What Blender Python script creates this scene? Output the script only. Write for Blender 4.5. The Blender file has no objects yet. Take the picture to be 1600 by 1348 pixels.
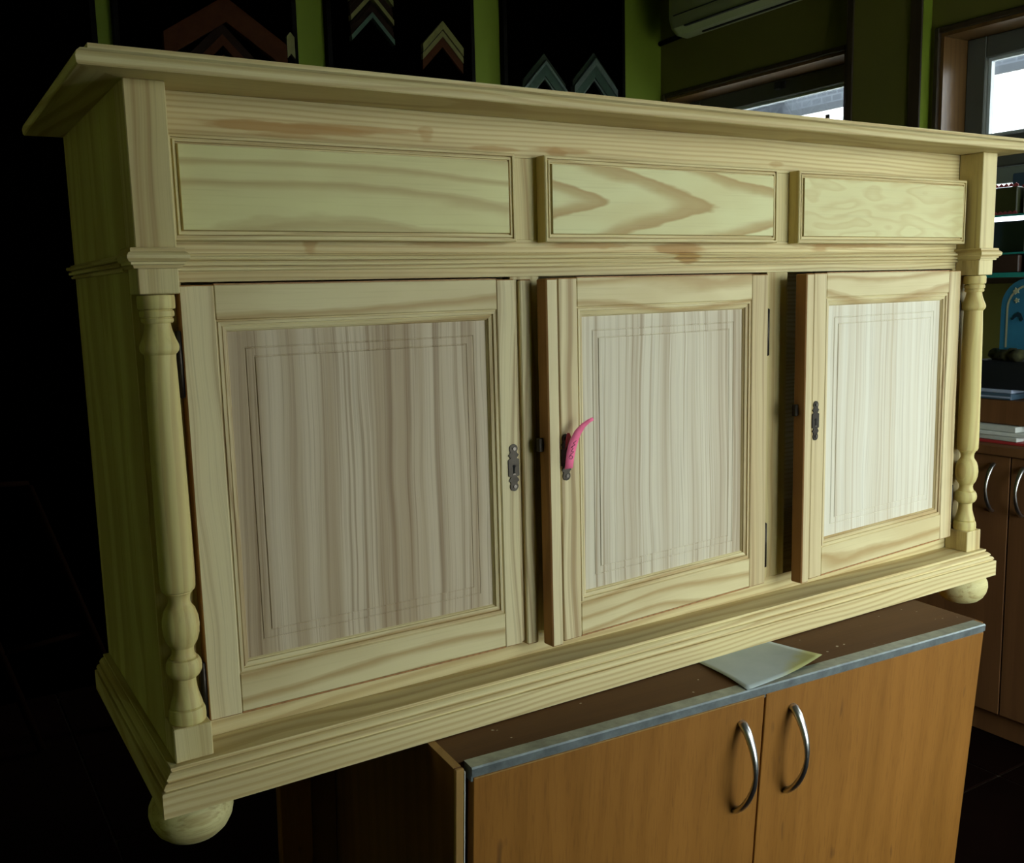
import bpy, bmesh, math, random
from mathutils import Vector, Matrix

random.seed(7)
SC = bpy.context.scene
COL = SC.collection
R = math.radians

# ------------------------------------------------------------------ camera
cam_d = bpy.data.cameras.new('camera')
cam = bpy.data.objects.new('camera', cam_d)
COL.objects.link(cam)
CR = Vector((0.84794196, -0.52949878, -0.0250096))
CU = Vector((0.0974003, 0.10925341, 0.98923045))
CF = Vector((0.52106393, 0.84124594, -0.14421389))
cam.matrix_world = Matrix(((CR.x, CU.x, -CF.x, -0.2277),
                           (CR.y, CU.y, -CF.y, -1.1456),
                           (CR.z, CU.z, -CF.z, 0.6028),
                           (0, 0, 0, 1)))
cam_d.sensor_fit = 'HORIZONTAL'
cam_d.sensor_width = 36.0
cam_d.lens = 36.0 * 1524.58 / 1600.0
cam_d.clip_start = 0.02
cam_d.clip_end = 200
SC.camera = cam

# ------------------------------------------------------------------ daylight (overcast sky) and exposure
SKY = 10.0
world = bpy.data.worlds.new('overcast_sky')
SC.world = world
world.use_nodes = True
bg = world.node_tree.nodes['Background']
bg.inputs['Color'].default_value = (0.90, 0.97, 1.0, 1)
bg.inputs['Strength'].default_value = SKY
SC.view_settings.view_transform = 'Standard'
SC.view_settings.look = 'None'
SC.view_settings.exposure = 0.0
SC.view_settings.gamma = 1.0
SC.view_settings.use_curve_mapping = False
SC.cycles.max_bounces = 8
SC.cycles.diffuse_bounces = 5
SC.cycles.transparent_max_bounces = 12
SC.cycles.caustics_reflective = False
SC.cycles.caustics_refractive = False

# room limits (floor level FZ, window wall WX, back wall BY)
FZ, CZ = -0.80, 2.05
WX, BY, LX, FY = 3.0, 2.62, -1.7, -1.9
WT = 0.26                                   # window wall thickness
WINDOWS = [(1.52, 2.58, 0.30, 1.49), (0.02, 1.11, 0.60, 1.46), (-1.30, -0.30, 0.16, 1.30)]
SHOP = (1.00, 2.80, -0.35, 1.36)            # shop window in the wall behind the camera: x0, x1, z0, z1
for i, (a, b, c, d) in enumerate(WINDOWS):  # portals only guide the sampling of the sky
    ld = bpy.data.lights.new('window_portal', 'AREA')
    ld.shape = 'RECTANGLE'
    ld.size, ld.size_y = (d - c), (b - a)
    ld.cycles.is_portal = True
    lo = bpy.data.objects.new('window_portal', ld)
    COL.objects.link(lo)
    lo.location = (WX + WT + 0.01, (a + b) / 2, (c + d) / 2)
    lo.rotation_euler = (0, R(90), 0)       # faces -X, into the room

ld = bpy.data.lights.new('window_portal', 'AREA')
ld.shape = 'RECTANGLE'; ld.size, ld.size_y = SHOP[1] - SHOP[0], SHOP[3] - SHOP[2]
ld.cycles.is_portal = True
lo = bpy.data.objects.new('window_portal', ld); COL.objects.link(lo)
lo.location = ((SHOP[0] + SHOP[1]) / 2, FY - .21, (SHOP[2] + SHOP[3]) / 2)
lo.rotation_euler = (R(90), 0, 0)           # faces +Y, into the room

# ------------------------------------------------------------------ materials
class NT:
    def __init__(s, name):
        s.m = bpy.data.materials.new(name)
        s.m.use_nodes = True
        s.t = s.m.node_tree
        s.n = s.t.nodes
        s.b = s.n['Principled BSDF']
    def new(s, typ, **kw):
        n = s.n.new(typ)
        for k, v in kw.items():
            setattr(n, k, v)
        return n
    def link(s, a, b):
        s.t.links.new(a, b)
    def val(s, sock, v):
        if hasattr(v, 'is_linked') or isinstance(v, bpy.types.NodeSocket):
            s.link(v, sock)
        else:
            sock.default_value = v
    def math(s, op, a, b=None, c=None, clamp=False):
        n = s.new('ShaderNodeMath', operation=op)
        n.use_clamp = clamp
        s.val(n.inputs[0], a)
        if b is not None: s.val(n.inputs[1], b)
        if c is not None: s.val(n.inputs[2], c)
        return n.outputs[0]
    def comb(s, x, y, z):
        n = s.new('ShaderNodeCombineXYZ')
        for i, v in enumerate((x, y, z)): s.val(n.inputs[i], v)
        return n.outputs[0]
    def noise(s, vec, scale, detail=2.0, rough=0.5, dist=0.0):
        n = s.new('ShaderNodeTexNoise')
        s.link(vec, n.inputs['Vector'])
        n.inputs['Scale'].default_value = scale
        n.inputs['Detail'].default_value = detail
        n.inputs['Roughness'].default_value = rough
        n.inputs['Distortion'].default_value = dist
        return n.outputs['Fac']
    def mix(s, fac, a, b, blend='MIX'):
        n = s.new('ShaderNodeMix', data_type='RGBA', blend_type=blend)
        s.val(n.inputs[0], fac)
        for i, v in ((6, a), (7, b)):
            if isinstance(v, tuple): n.inputs[i].default_value = (*v, 1) if len(v) == 3 else v
            else: s.link(v, n.inputs[i])
        return n.outputs[2]
    def ramp(s, fac, stops, interp='LINEAR'):
        n = s.new('ShaderNodeValToRGB')
        n.color_ramp.interpolation = interp
        e = n.color_ramp.elements
        while len(e) < len(stops): e.new(0.5)
        for k, (p, c) in enumerate(stops):
            e[k].position = p
            e[k].color = (c, c, c, 1) if not isinstance(c, tuple) else (*c, 1)
        s.link(fac, n.inputs[0])
        return n.outputs[0]
    def smooth(s, v, lo, hi):
        n = s.new('ShaderNodeMapRange', interpolation_type='SMOOTHSTEP')
        s.val(n.inputs[0], v)
        n.inputs[1].default_value = lo
        n.inputs[2].default_value = hi
        return n.outputs[0]
    def coords(s, jitter=True):
        tc = s.new('ShaderNodeTexCoord')
        v = tc.outputs['Object']
        raw = v
        if jitter:
            oi = s.new('ShaderNodeObjectInfo')
            r = oi.outputs['Random']
            off = s.comb(s.math('MULTIPLY', r, 37.0), s.math('MULTIPLY', r, 71.0), s.math('MULTIPLY', r, 53.0))
            n = s.new('ShaderNodeVectorMath', operation='ADD')
            s.link(v, n.inputs[0]); s.link(off, n.inputs[1])
            v = n.outputs[0]
        return raw, v
    def bump(s, h, strength=0.2, dist=0.001):
        n = s.new('ShaderNodeBump')
        n.inputs['Strength'].default_value = strength
        n.inputs['Distance'].default_value = dist
        s.link(h, n.inputs['Height'])
        s.link(n.outputs[0], s.b.inputs['Normal'])

def plain(name, col, rough=0.5, metal=0.0, var=0.12, scale=14.0, spec=0.5):
    t = NT(name)
    raw, v = t.coords()
    n = t.noise(v, scale, 4.0, 0.6)
    d = tuple(c * (1 - var * 2) for c in col)
    l = tuple(min(1, c * (1 + var)) for c in col)
    t.link(t.mix(n, d, l), t.b.inputs['Base Color'])
    t.b.inputs['Roughness'].default_value = rough
    t.b.inputs['Metallic'].default_value = metal
    t.b.inputs['Specular IOR Level'].default_value = spec
    return t.m

def wood(name, axis, base, dark, freq=26.0, k=0.05, h=0.07, warp=0.02, contrast=0.75, fibre=0.18,
         tone=None, stains=(), stain_col=(0.38, 0.21, 0.05), rough=0.6, spread=0.35, spec=0.35, jit=0.5):
    t = NT(name)
    raw, v = t.coords()
    sp = t.new('ShaderNodeSeparateXYZ'); t.link(raw, sp.inputs[0])
    x, y, z = sp.outputs
    l, a, b = {'X': (x, z, y), 'Z': (z, x, y), 'Y': (y, z, x)}[axis]
    oi = t.new('ShaderNodeObjectInfo'); rnd = oi.outputs['Random']
    # low-frequency wandering of the rings, much longer along the grain
    sv = t.new('ShaderNodeSeparateXYZ'); t.link(v, sv.inputs[0])
    lv, av, bv = {'X': (0, 2, 1), 'Z': (2, 0, 1), 'Y': (1, 2, 0)}[axis]
    wv = t.comb(t.math('MULTIPLY', sv.outputs[lv], 1.6), t.math('MULTIPLY', sv.outputs[av], 7.0), t.math('MULTIPLY', sv.outputs[bv], 7.0))
    w1 = t.math('MULTIPLY', t.math('SUBTRACT', t.noise(wv, 1.0, 2.0), 0.5), warp * 4)
    w2 = t.math('MULTIPLY', t.math('SUBTRACT', t.noise(wv, 5.0, 2.0), 0.5), warp * 0.5)
    ca = t.math('ADD', t.math('ADD', a, t.math('MULTIPLY', t.math('SUBTRACT', rnd, 0.5), jit)), w1)
    rn2 = t.math('FRACT', t.math('MULTIPLY', rnd, 7.31))
    cb = t.math('ADD', t.math('ADD', b, t.math('MULTIPLY_ADD', rn2, 0.04, h)), t.math('MULTIPLY_ADD', l, k, w2))
    r = t.math('SQRT', t.math('ADD', t.math('MULTIPLY', ca, ca), t.math('MULTIPLY', cb, cb)))
    f = t.math('FRACT', t.math('MULTIPLY', r, freq))
    band = t.ramp(f, [(0.0, 0.1), (spread, 0.0), (0.80, 1.0), (0.93, 0.85), (1.0, 0.1)], 'EASE')
    fv = t.comb(t.math('MULTIPLY', sv.outputs[lv], 5.0), t.math('MULTIPLY', sv.outputs[av], 260.0), t.math('MULTIPLY', sv.outputs[bv], 260.0))
    fib = t.noise(fv, 1.0, 3.0, 0.6)
    bv2 = t.comb(t.math('MULTIPLY', sv.outputs[lv], 1.2), t.math('MULTIPLY', sv.outputs[av], 11.0), t.math('MULTIPLY', sv.outputs[bv], 11.0))
    broad = t.noise(bv2, 1.0, 2.0)
    tone = tone or tuple(0.6 * p + 0.4 * q for p, q in zip(base, dark))
    c = t.mix(t.smooth(broad, 0.38, 0.72), base, tone)
    c = t.mix(t.math('MULTIPLY', band, contrast), c, dark)
    c = t.mix(t.math('MULTIPLY', t.smooth(fib, 0.45, 0.75), fibre), c, tuple(p * 0.55 for p in dark))
    for (sx, sz, rx, rz, st) in stains:
        ex = t.math('DIVIDE', t.math('SUBTRACT', x, sx), rx)
        ez = t.math('DIVIDE', t.math('SUBTRACT', z, sz), rz)
        d = t.math('SQRT', t.math('ADD', t.math('MULTIPLY', ex, ex), t.math('MULTIPLY', ez, ez)))
        nn = t.noise(t.comb(t.math('MULTIPLY', x, 14.0), y, t.math('MULTIPLY', z, 110.0)), 1.0, 3.0, 0.6)
        d = t.math('ADD', d, t.math('MULTIPLY', t.math('SUBTRACT', nn, 0.5), 1.3))
        n = t.new('ShaderNodeMapRange', interpolation_type='SMOOTHSTEP')
        t.link(d, n.inputs[0]); n.inputs[1].default_value = 1.05; n.inputs[2].default_value = 0.55
        n.inputs[3].default_value = 0.0; n.inputs[4].default_value = st
        c = t.mix(n.outputs[0], c, stain_col)
    t.link(c, t.b.inputs['Base Color'])
    t.b.inputs['Roughness'].default_value = rough
    t.b.inputs['Specular IOR Level'].default_value = spec
    t.bump(t.math('ADD', t.math('MULTIPLY', fib, 0.6), t.math('MULTIPLY', band, -0.4)), 0.25, 0.0006)
    return t.m

def straight(name, axis, cols, sc=60.0, along=0.5, fibre=0.25, rough=0.62, wob=0.012):
    """quarter-sawn look: long irregular streaks, no rings"""
    t = NT(name)
    raw, v = t.coords()
    sv = t.new('ShaderNodeSeparateXYZ'); t.link(v, sv.inputs[0])
    li, ai, bi = {'X': (0, 2, 1), 'Z': (2, 0, 1), 'Y': (1, 2, 0)}[axis]
    l, a, b = sv.outputs[li], sv.outputs[ai], sv.outputs[bi]
    wv = t.comb(t.math('MULTIPLY', l, 2.2), t.math('MULTIPLY', a, 5.0), 0.0)
    a = t.math('MULTIPLY_ADD', t.math('SUBTRACT', t.noise(wv, 1.0, 2.0), 0.5), wob * 4, a)
    n1 = t.noise(t.comb(t.math('MULTIPLY', l, along), t.math('MULTIPLY', a, sc), t.math('MULTIPLY', b, sc)), 1.0, 3.0, 0.62)
    n2 = t.noise(t.comb(t.math('MULTIPLY', l, along * .4), t.math('MULTIPLY', a, sc * .22), t.math('MULTIPLY', b, sc * .22)), 1.0, 2.0, 0.5)
    n3 = t.noise(t.comb(t.math('MULTIPLY', l, 4.0), t.math('MULTIPLY', a, 420.0), t.math('MULTIPLY', b, 420.0)), 1.0, 2.0, 0.6)
    c = t.mix(t.smooth(n2, 0.36, 0.66), cols[0], cols[1])
    c = t.mix(t.math('MULTIPLY', t.smooth(n1, 0.47, 0.70), 0.8), c, cols[2])
    c = t.mix(t.math('MULTIPLY', t.smooth(n3, 0.5, 0.75), fibre), c, tuple(q * .5 for q in cols[2]))
    t.link(c, t.b.inputs['Base Color'])
    t.b.inputs['Roughness'].default_value = rough
    t.b.inputs['Specular IOR Level'].default_value = 0.35
    t.bump(t.math('SUBTRACT', n3, n1), 0.2, 0.0006)
    return t.m

def contour(name, axis, base, dark, bands=5.0, la=1.5, sa=11.0, slope=18.0, contrast=0.8, width=0.45, rough=0.6):
    """flat-sawn look: soft flames and islands, drawn out along the grain"""
    t = NT(name)
    raw, v = t.coords()
    sv = t.new('ShaderNodeSeparateXYZ'); t.link(v, sv.inputs[0])
    li, ai, bi = {'X': (0, 2, 1), 'Z': (2, 0, 1)}[axis]
    l, a, b = sv.outputs[li], sv.outputs[ai], sv.outputs[bi]
    n = t.noise(t.comb(t.math('MULTIPLY', l, la), t.math('MULTIPLY', a, sa), t.math('MULTIPLY', b, 2.0)), 1.0, 1.0, 0.4)
    w = t.noise(t.comb(t.math('MULTIPLY', l, 16.0), t.math('MULTIPLY', a, 60.0), b), 1.0, 2.0, 0.5)
    f = t.math('FRACT', t.math('ADD', t.math('MULTIPLY', n, bands), t.math('ADD', t.math('MULTIPLY', a, slope), t.math('MULTIPLY', w, 0.22))))
    band = t.ramp(f, [(0.0, 0.0), (width, 0.05), (0.82, 1.0), (0.92, 0.55), (1.0, 0.0)], 'EASE')
    fib = t.noise(t.comb(t.math('MULTIPLY', l, 6.0), t.math('MULTIPLY', a, 300.0), t.math('MULTIPLY', b, 300.0)), 1.0, 3.0, 0.6)
    bl = t.noise(t.comb(t.math('MULTIPLY', l, 5.0), t.math('MULTIPLY', a, 14.0), b), 1.0, 2.0)
    c = t.mix(t.smooth(bl, 0.35, 0.7), base, tuple(.72 * p + .28 * q for p, q in zip(base, dark)))
    c = t.mix(t.math('MULTIPLY', band, contrast), c, dark)
    c = t.mix(t.math('MULTIPLY', t.smooth(fib, 0.5, 0.78), 0.12), c, tuple(p * 0.5 for p in dark))
    t.link(c, t.b.inputs['Base Color'])
    t.b.inputs['Roughness'].default_value = rough
    t.b.inputs['Specular IOR Level'].default_value = 0.35
    t.bump(fib, 0.15, 0.0005)
    return t.m

PB, PD = (0.68, 0.58, 0.29), (0.43, 0.29, 0.10)          # pale sanded pine / its late wood
M = {}
M['pine_x'] = wood('pine_grain_across', 'X', PB, PD, 110, 0.03, warp=0.012, contrast=0.6)
M['pine_z'] = straight('pine_grain_upright', 'Z', ((0.68, 0.58, 0.29), (0.56, 0.455, 0.20), (0.38, 0.25, 0.09)), 50.0, 0.5)
M['pine_y'] = wood('pine_grain_deep', 'Y', PB, PD, 60, 0.05)
M['pine_drawer'] = contour('pine_flame_grain', 'X', (0.67, 0.63, 0.29), (0.43, 0.30, 0.10), 4.5, 1.9, 9.0, 14.0, 0.85)
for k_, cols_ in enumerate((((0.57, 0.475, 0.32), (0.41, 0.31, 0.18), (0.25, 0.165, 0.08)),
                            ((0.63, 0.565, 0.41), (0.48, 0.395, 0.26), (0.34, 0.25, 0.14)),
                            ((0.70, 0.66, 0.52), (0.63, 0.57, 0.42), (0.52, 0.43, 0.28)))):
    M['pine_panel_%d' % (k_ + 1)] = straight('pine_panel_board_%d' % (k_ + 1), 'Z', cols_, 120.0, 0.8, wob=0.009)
M['pine_stile'] = straight('pine_door_stile', 'Z', ((0.69, 0.59, 0.33), (0.54, 0.42, 0.21), (0.33, 0.21, 0.085)), 80.0, 0.35)
M['pine_drawer_1'] = contour('pine_drifting_grain', 'X', (0.67, 0.63, 0.29), (0.43, 0.31, 0.12), 3.0, 1.6, 9.0, 26.0, 0.7, 0.5)
M['pine_drawer_3'] = contour('pine_mottled_grain', 'X', (0.67, 0.62, 0.31), (0.55, 0.44, 0.19), 5.0, 9.0, 30.0, 6.0, 0.5, 0.3)
def cathedral():
    t = NT('pine_cathedral_grain')
    raw, v = t.coords(False)
    sp = t.new('ShaderNodeSeparateXYZ'); t.link(raw, sp.inputs[0])
    x, y, z = sp.outputs
    zr = t.math('SUBTRACT', z, 0.787)
    w = t.noise(t.comb(t.math('MULTIPLY', x, 5.0), t.math('MULTIPLY', z, 16.0), 0.3), 1.0, 2.0, 0.5)
    w2 = t.noise(t.comb(t.math('MULTIPLY', x, 22.0), t.math('MULTIPLY', z, 70.0), 0.7), 1.0, 2.0, 0.5)
    zs = t.math('SQRT', t.math('MULTIPLY_ADD', zr, zr, 0.00004))
    val = t.math('ADD', t.math('ADD', t.math('MULTIPLY', x, 4.4), t.math('MULTIPLY', zs, 21.0)), t.math('ADD', t.math('MULTIPLY', w, 0.75), t.math('MULTIPLY', w2, 0.16)))
    f = t.math('FRACT', t.math('ADD', val, 8.90))
    band = t.ramp(f, [(0.0, 0.0), (0.48, 0.0), (0.80, 0.85), (0.92, 1.0), (1.0, 0.0)], 'EASE')
    fib = t.noise(t.comb(t.math('MULTIPLY', x, 6.0), t.math('MULTIPLY', z, 300.0), y), 1.0, 3.0, 0.6)
    c = t.mix(t.smooth(w, .4, .7), (0.68, 0.65, 0.33), (0.63, 0.57, 0.27))
    c = t.mix(t.math('MULTIPLY', band, 0.9), c, (0.42, 0.28, 0.09))
    c = t.mix(t.math('MULTIPLY', t.smooth(fib, 0.5, 0.78), 0.12), c, (0.2, 0.13, 0.05))
    t.link(c, t.b.inputs['Base Color'])
    t.b.inputs['Roughness'].default_value = 0.6
    t.b.inputs['Specular IOR Level'].default_value = 0.35
    return t.m
M['pine_drawer_2'] = cathedral()
M['pine_rail'] = contour('pine_door_rail', 'X', (0.67, 0.58, 0.31), (0.40, 0.26, 0.09), 3.2, 2.2, 9.0, 30.0, 0.8, 0.45)
M['pine_turned'] = wood('pine_turned', 'Z', (0.66, 0.58, 0.23), (0.43, 0.28, 0.09), 60, 0.02, h=0.01, contrast=0.5, jit=0.05)
M['pine_foot'] = straight('pine_foot_grain', 'X', ((0.66, 0.60, 0.28), (0.58, 0.50, 0.22), (0.42, 0.31, 0.11)), 90.0, 6.0)
M['pine_edge'] = wood('pine_stained_edge', 'Z', (0.40, 0.20, 0.065), (0.24, 0.11, 0.035), 80, 0.02, contrast=0.6)
M['pine_old'] = wood('pine_side_panel', 'Z', (0.62, 0.56, 0.21), (0.42, 0.32, 0.10), 40, 0.02, h=0.05, contrast=0.7)  # slightly greener pine for both side panels
M['beech'] = wood('beech_veneer', 'Z', (0.29, 0.122, 0.020), (0.20, 0.078, 0.010), 22, 0.02, h=0.06, warp=0.03, contrast=0.35,
                  fibre=0.3, tone=(0.24, 0.10, 0.015), rough=0.5, spec=0.25)
def add_flecks(m, col, sc=(60.0, 60.0, 9.0), lo=0.70, hi=0.76):
    nt = m.node_tree; b = nt.nodes['Principled BSDF']
    src = b.inputs['Base Color'].links[0].from_socket
    tc = nt.nodes.new('ShaderNodeTexCoord'); mp = nt.nodes.new('ShaderNodeMapping'); mp.inputs['Scale'].default_value = sc
    no = nt.nodes.new('ShaderNodeTexNoise'); no.inputs['Scale'].default_value = 1.0; no.inputs['Detail'].default_value = 1.0
    mr = nt.nodes.new('ShaderNodeMapRange'); mr.inputs[1].default_value = lo; mr.inputs[2].default_value = hi
    mx = nt.nodes.new('ShaderNodeMix'); mx.data_type = 'RGBA'; mx.inputs[7].default_value = (*col, 1)
    nt.links.new(tc.outputs['Object'], mp.inputs[0]); nt.links.new(mp.outputs[0], no.inputs['Vector'])
    nt.links.new(no.outputs['Fac'], mr.inputs[0]); nt.links.new(mr.outputs[0], mx.inputs[0])
    nt.links.new(src, mx.inputs[6]); nt.links.new(mx.outputs[2], b.inputs['Base Color'])
add_flecks(M['beech'], (0.13, 0.055, 0.012), (60.0, 60.0, 13.0), 0.72, 0.82)
M['beech_edge'] = wood('beech_edge_band', 'Z', (0.36, 0.21, 0.06), (0.25, 0.13, 0.035), 40, 0.02, contrast=0.4)
M['worktop'] = wood('dark_brown_worktop', 'X', (0.12, 0.055, 0.018), (0.07, 0.032, 0.012), 20, 0.03, contrast=0.4, rough=0.6, spec=0.15)
add_flecks(M['worktop'], (0.5, 0.45, 0.35), (70.0, 90.0, 1.0), 0.755, 0.79)
M['brown_cab'] = wood('brown_cabinet_veneer', 'Z', (0.19, 0.085, 0.03), (0.12, 0.05, 0.018), 24, 0.02, contrast=0.4, rough=0.6, spec=0.15)
M['dark_wood'] = wood('dark_window_wood', 'Z', (0.045, 0.028, 0.014), (0.025, 0.015, 0.008), 40, 0.02, contrast=0.5, rough=0.5)
M['lining'] = wood('window_lining_wood', 'Z', (0.17, 0.09, 0.03), (0.10, 0.05, 0.016), 40, 0.02, contrast=0.5, rough=0.35)
M['rail_stained'] = wood('pine_frieze_stained', 'X', PB, PD, 150, 0.02, h=0.03, warp=0.007, contrast=0.6,
    stains=[(-0.60, 0.868, 0.15, 0.0075, 0.85), (-0.52, 0.872, 0.13, 0.005, 0.7), (-0.60, 0.859, 0.06, 0.004, 0.5), (-0.31, 0.858, 0.05, 0.004, 0.6), (-0.19, 0.862, 0.06, 0.006, 0.6),
            (-0.41, 0.872, 0.012, 0.012, 0.45), (0.25, 0.861, 0.02, 0.006, 0.5), (-0.20, 0.857, 0.02, 0.012, 0.7)])
M['midrail_stained'] = wood('pine_rail_stained', 'X', PB, PD, 150, 0.02, h=0.03, warp=0.007, contrast=0.6,
    stains=[(-0.14, 0.727, 0.10, 0.006, 0.7), (0.03, 0.722, 0.07, 0.010, 0.85), (0.045, 0.708, 0.028, 0.012, 0.85), (0.44, 0.727, 0.16, 0.006, 0.7),
            (0.36, 0.723, 0.03, 0.008, 0.6), (-0.58, 0.727, 0.012, 0.012, 0.6), (-0.37, 0.728, 0.08, 0.005, 0.6)])
M['iron'] = plain('dark_bronze_iron', (0.045, 0.036, 0.026), 0.42, 0.8, 0.3, 120)
M['screw'] = plain('worn_steel_screw', (0.14, 0.12, 0.10), 0.35, 0.9, 0.1, 90)
M['black_hole'] = plain('keyhole_and_gap_black', (0.006, 0.005, 0.004), 0.9, 0, 0.1)
M['nickel'] = plain('satin_nickel', (0.62, 0.62, 0.60), 0.30, 1.0, 0.08, 60)
M['alu'] = plain('scuffed_aluminium', (0.36, 0.41, 0.40), 0.38, 0.75, 0.35, 45)
M['pink'] = plain('pink_paper', (0.90, 0.16, 0.30), 0.7, 0, 0.05)
M['fold_shade'] = plain('shaded_pink_paper', (0.30, 0.03, 0.03), 0.8, 0, 0.1)  # the tag's pink paper again, shade of its fold put into the colour
M['ink'] = plain('pen_ink', (0.10, 0.02, 0.05), 0.6, 0, 0.1)
def paper_mat():
    t = NT('grey_abrasive_paper')
    raw, v = t.coords(False)
    sp = t.new('ShaderNodeSeparateXYZ'); t.link(raw, sp.inputs[0])
    d = t.math('ADD', t.math('MULTIPLY', sp.outputs[0], 1.0), t.math('MULTIPLY', sp.outputs[1], -1.6))
    n = t.noise(v, 30, 3.0)
    m = t.smooth(t.math('ADD', d, t.math('MULTIPLY', n, 0.06)), 0.060, 0.110)
    c = t.mix(n, (0.33, 0.39, 0.37), (0.42, 0.47, 0.45))
    t.link(t.mix(m, c, (0.36, 0.36, 0.13)), t.b.inputs['Base Color'])
    t.b.inputs['Roughness'].default_value = 0.6
    return t.m
M['paper'] = paper_mat()
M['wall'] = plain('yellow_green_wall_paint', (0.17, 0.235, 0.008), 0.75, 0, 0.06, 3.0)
M['wall_bright'] = plain('bounce_yellow_green_wall_paint', (0.52, 0.58, 0.14), 0.75, 0, 0.06, 3.0)  # unseen front wall, brightened to bounce light back at the sideboard
M['wall_backlit'] = plain('backlit_wall_paint', (0.15, 0.14, 0.02), 0.8, 0, 0.08, 3.0)  # wall paint darkened in the colour for the backlit window wall
M['wall_bounce'] = plain('bounce_wall_paint', (0.62, 0.66, 0.24), 0.8, 0, 0.08, 3.0)  # unseen left wall, set pale to bounce light onto the sideboard's side panel
M['ceil'] = plain('ceiling_paint', (0.16, 0.17, 0.05), 0.85, 0, 0.04, 3.0)
M['tile'] = plain('dark_terracotta_tile', (0.007, 0.0025, 0.0015), 0.8, 0, 0.3, 5.0, 0.02)
M['grout'] = plain('floor_grout', (0.035, 0.020, 0.008), 0.85, 0, 0.2, 20)
M['black_felt'] = plain('black_board_cloth', (0.0006, 0.0005, 0.0004), 1.0, 0, 0.2, 40, 0.0)
M['black_rim'] = plain('black_board_rim', (0.0025, 0.002, 0.0012), 0.8, 0, 0.2, 30, 0.1)
M['fr_brown'] = plain('brown_frame_moulding', (0.050, 0.014, 0.003), 0.7, 0, 0.25, 30, 0.1)
M['fr_dark'] = plain('dark_umber_moulding', (0.014, 0.006, 0.002), 0.7, 0, 0.2, 30, 0.1)
M['dim_wood'] = plain('dim_red_brown_wood', (0.010, 0.004, 0.002), 0.9, 0, 0.2, 30, 0.0)
M['fr_gold'] = plain('dull_gold_moulding', (0.18, 0.17, 0.05), 0.4, 0.3, 0.2, 40)
M['fr_teal'] = plain('verdigris_moulding', (0.07, 0.12, 0.085), 0.35, 0.5, 0.2, 40)
M['fr_silver'] = plain('silver_leaf_moulding', (0.30, 0.38, 0.34), 0.28, 0.85, 0.2, 60)
M['fr_green'] = plain('dark_green_moulding', (0.03, 0.045, 0.025), 0.4, 0.4, 0.2, 40)  # dark green outer band of the silver corners
M['ac'] = plain('air_conditioner_plastic', (0.36, 0.39, 0.20), 0.45, 0, 0.04, 5)
M['slot'] = plain('dark_slot', (0.02, 0.02, 0.016), 0.8, 0, 0.1)
M['sash'] = plain('window_sash_paint', (0.10, 0.105, 0.085), 0.5, 0, 0.1, 8)
M['sash_light'] = plain('grey_green_paint', (0.22, 0.26, 0.22), 0.5, 0, 0.1, 8)
M['bead'] = plain('glazing_bead_paint', (0.62, 0.68, 0.70), 0.5, 0, 0.05, 8)
M['white_wall'] = plain('white_render', (0.80, 0.82, 0.84), 0.9, 0, 0.05, 1.5)
M['far_glass'] = plain('far_window_glass', (0.04, 0.05, 0.06), 0.15, 0, 0.3, 0.5)
M['far_frame'] = plain('far_window_frame', (0.55, 0.42, 0.33), 0.6, 0, 0.1, 2)
M['pavement'] = plain('pale_street_paving', (0.50, 0.50, 0.47), 0.9, 0, 0.1, 2)
M['white'] = plain('white_card', (0.78, 0.80, 0.80), 0.6, 0, 0.04, 10)
M['cream'] = plain('cream_card', (0.62, 0.62, 0.52), 0.6, 0, 0.08, 10)
M['leaf_green'] = plain('dark_olive_tin', (0.045, 0.050, 0.012), 0.5, 0, 0.3, 20)
M['red_trim'] = plain('red_scallop_trim', (0.36, 0.06, 0.07), 0.6, 0, 0.1, 30)
M['brown_box'] = plain('dark_brown_box', (0.045, 0.022, 0.014), 0.5, 0, 0.15, 12)
M['blue'] = plain('painted_blue', (0.035, 0.20, 0.34), 0.4, 0, 0.2, 14)
M['cream_line'] = plain('cream_painted_line', (0.45, 0.46, 0.30), 0.5, 0, 0.1, 20)
M['blue_dark'] = plain('dark_blue_paint', (0.01, 0.035, 0.06), 0.4, 0, 0.1, 20)
M['slate'] = plain('slate_blue_card', (0.06, 0.11, 0.16), 0.5, 0, 0.15, 8)
M['moss'] = plain('mossy_basket', (0.05, 0.05, 0.012), 0.9, 0, 0.5, 60)
M['black_box'] = plain('black_navy_box', (0.008, 0.010, 0.014), 0.5, 0, 0.2, 12)
M['book_blue'] = plain('pale_blue_cover', (0.36, 0.42, 0.55), 0.5, 0, 0.06, 10)
M['page'] = plain('paper_pages', (0.66, 0.68, 0.62), 0.8, 0, 0.08, 60)
M['red_cover'] = plain('red_cover', (0.40, 0.03, 0.03), 0.5, 0, 0.1, 10)

def brick_mat():
    t = NT('pale_grey_brick')
    raw, v = t.coords(False)
    sp = t.new('ShaderNodeSeparateXYZ'); t.link(raw, sp.inputs[0])
    n = t.new('ShaderNodeTexBrick')
    t.link(t.comb(sp.outputs[1], sp.outputs[2], 0.0), n.inputs['Vector'])
    n.inputs['Scale'].default_value = 2.6
    n.inputs['Color1'].default_value = (0.018, 0.023, 0.030, 1)
    n.inputs['Color2'].default_value = (0.024, 0.030, 0.038, 1)
    n.inputs['Mortar'].default_value = (0.038, 0.045, 0.055, 1)
    n.inputs['Mortar Size'].default_value = 0.03
    t.link(n.outputs['Color'], t.b.inputs['Base Color'])
    t.b.inputs['Roughness'].default_value = 0.9
    return t.m
M['brick'] = brick_mat()
M['brick_band'] = plain('dark_brick_course', (0.014, 0.018, 0.023), 0.9, 0, 0.15, 6)

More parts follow.
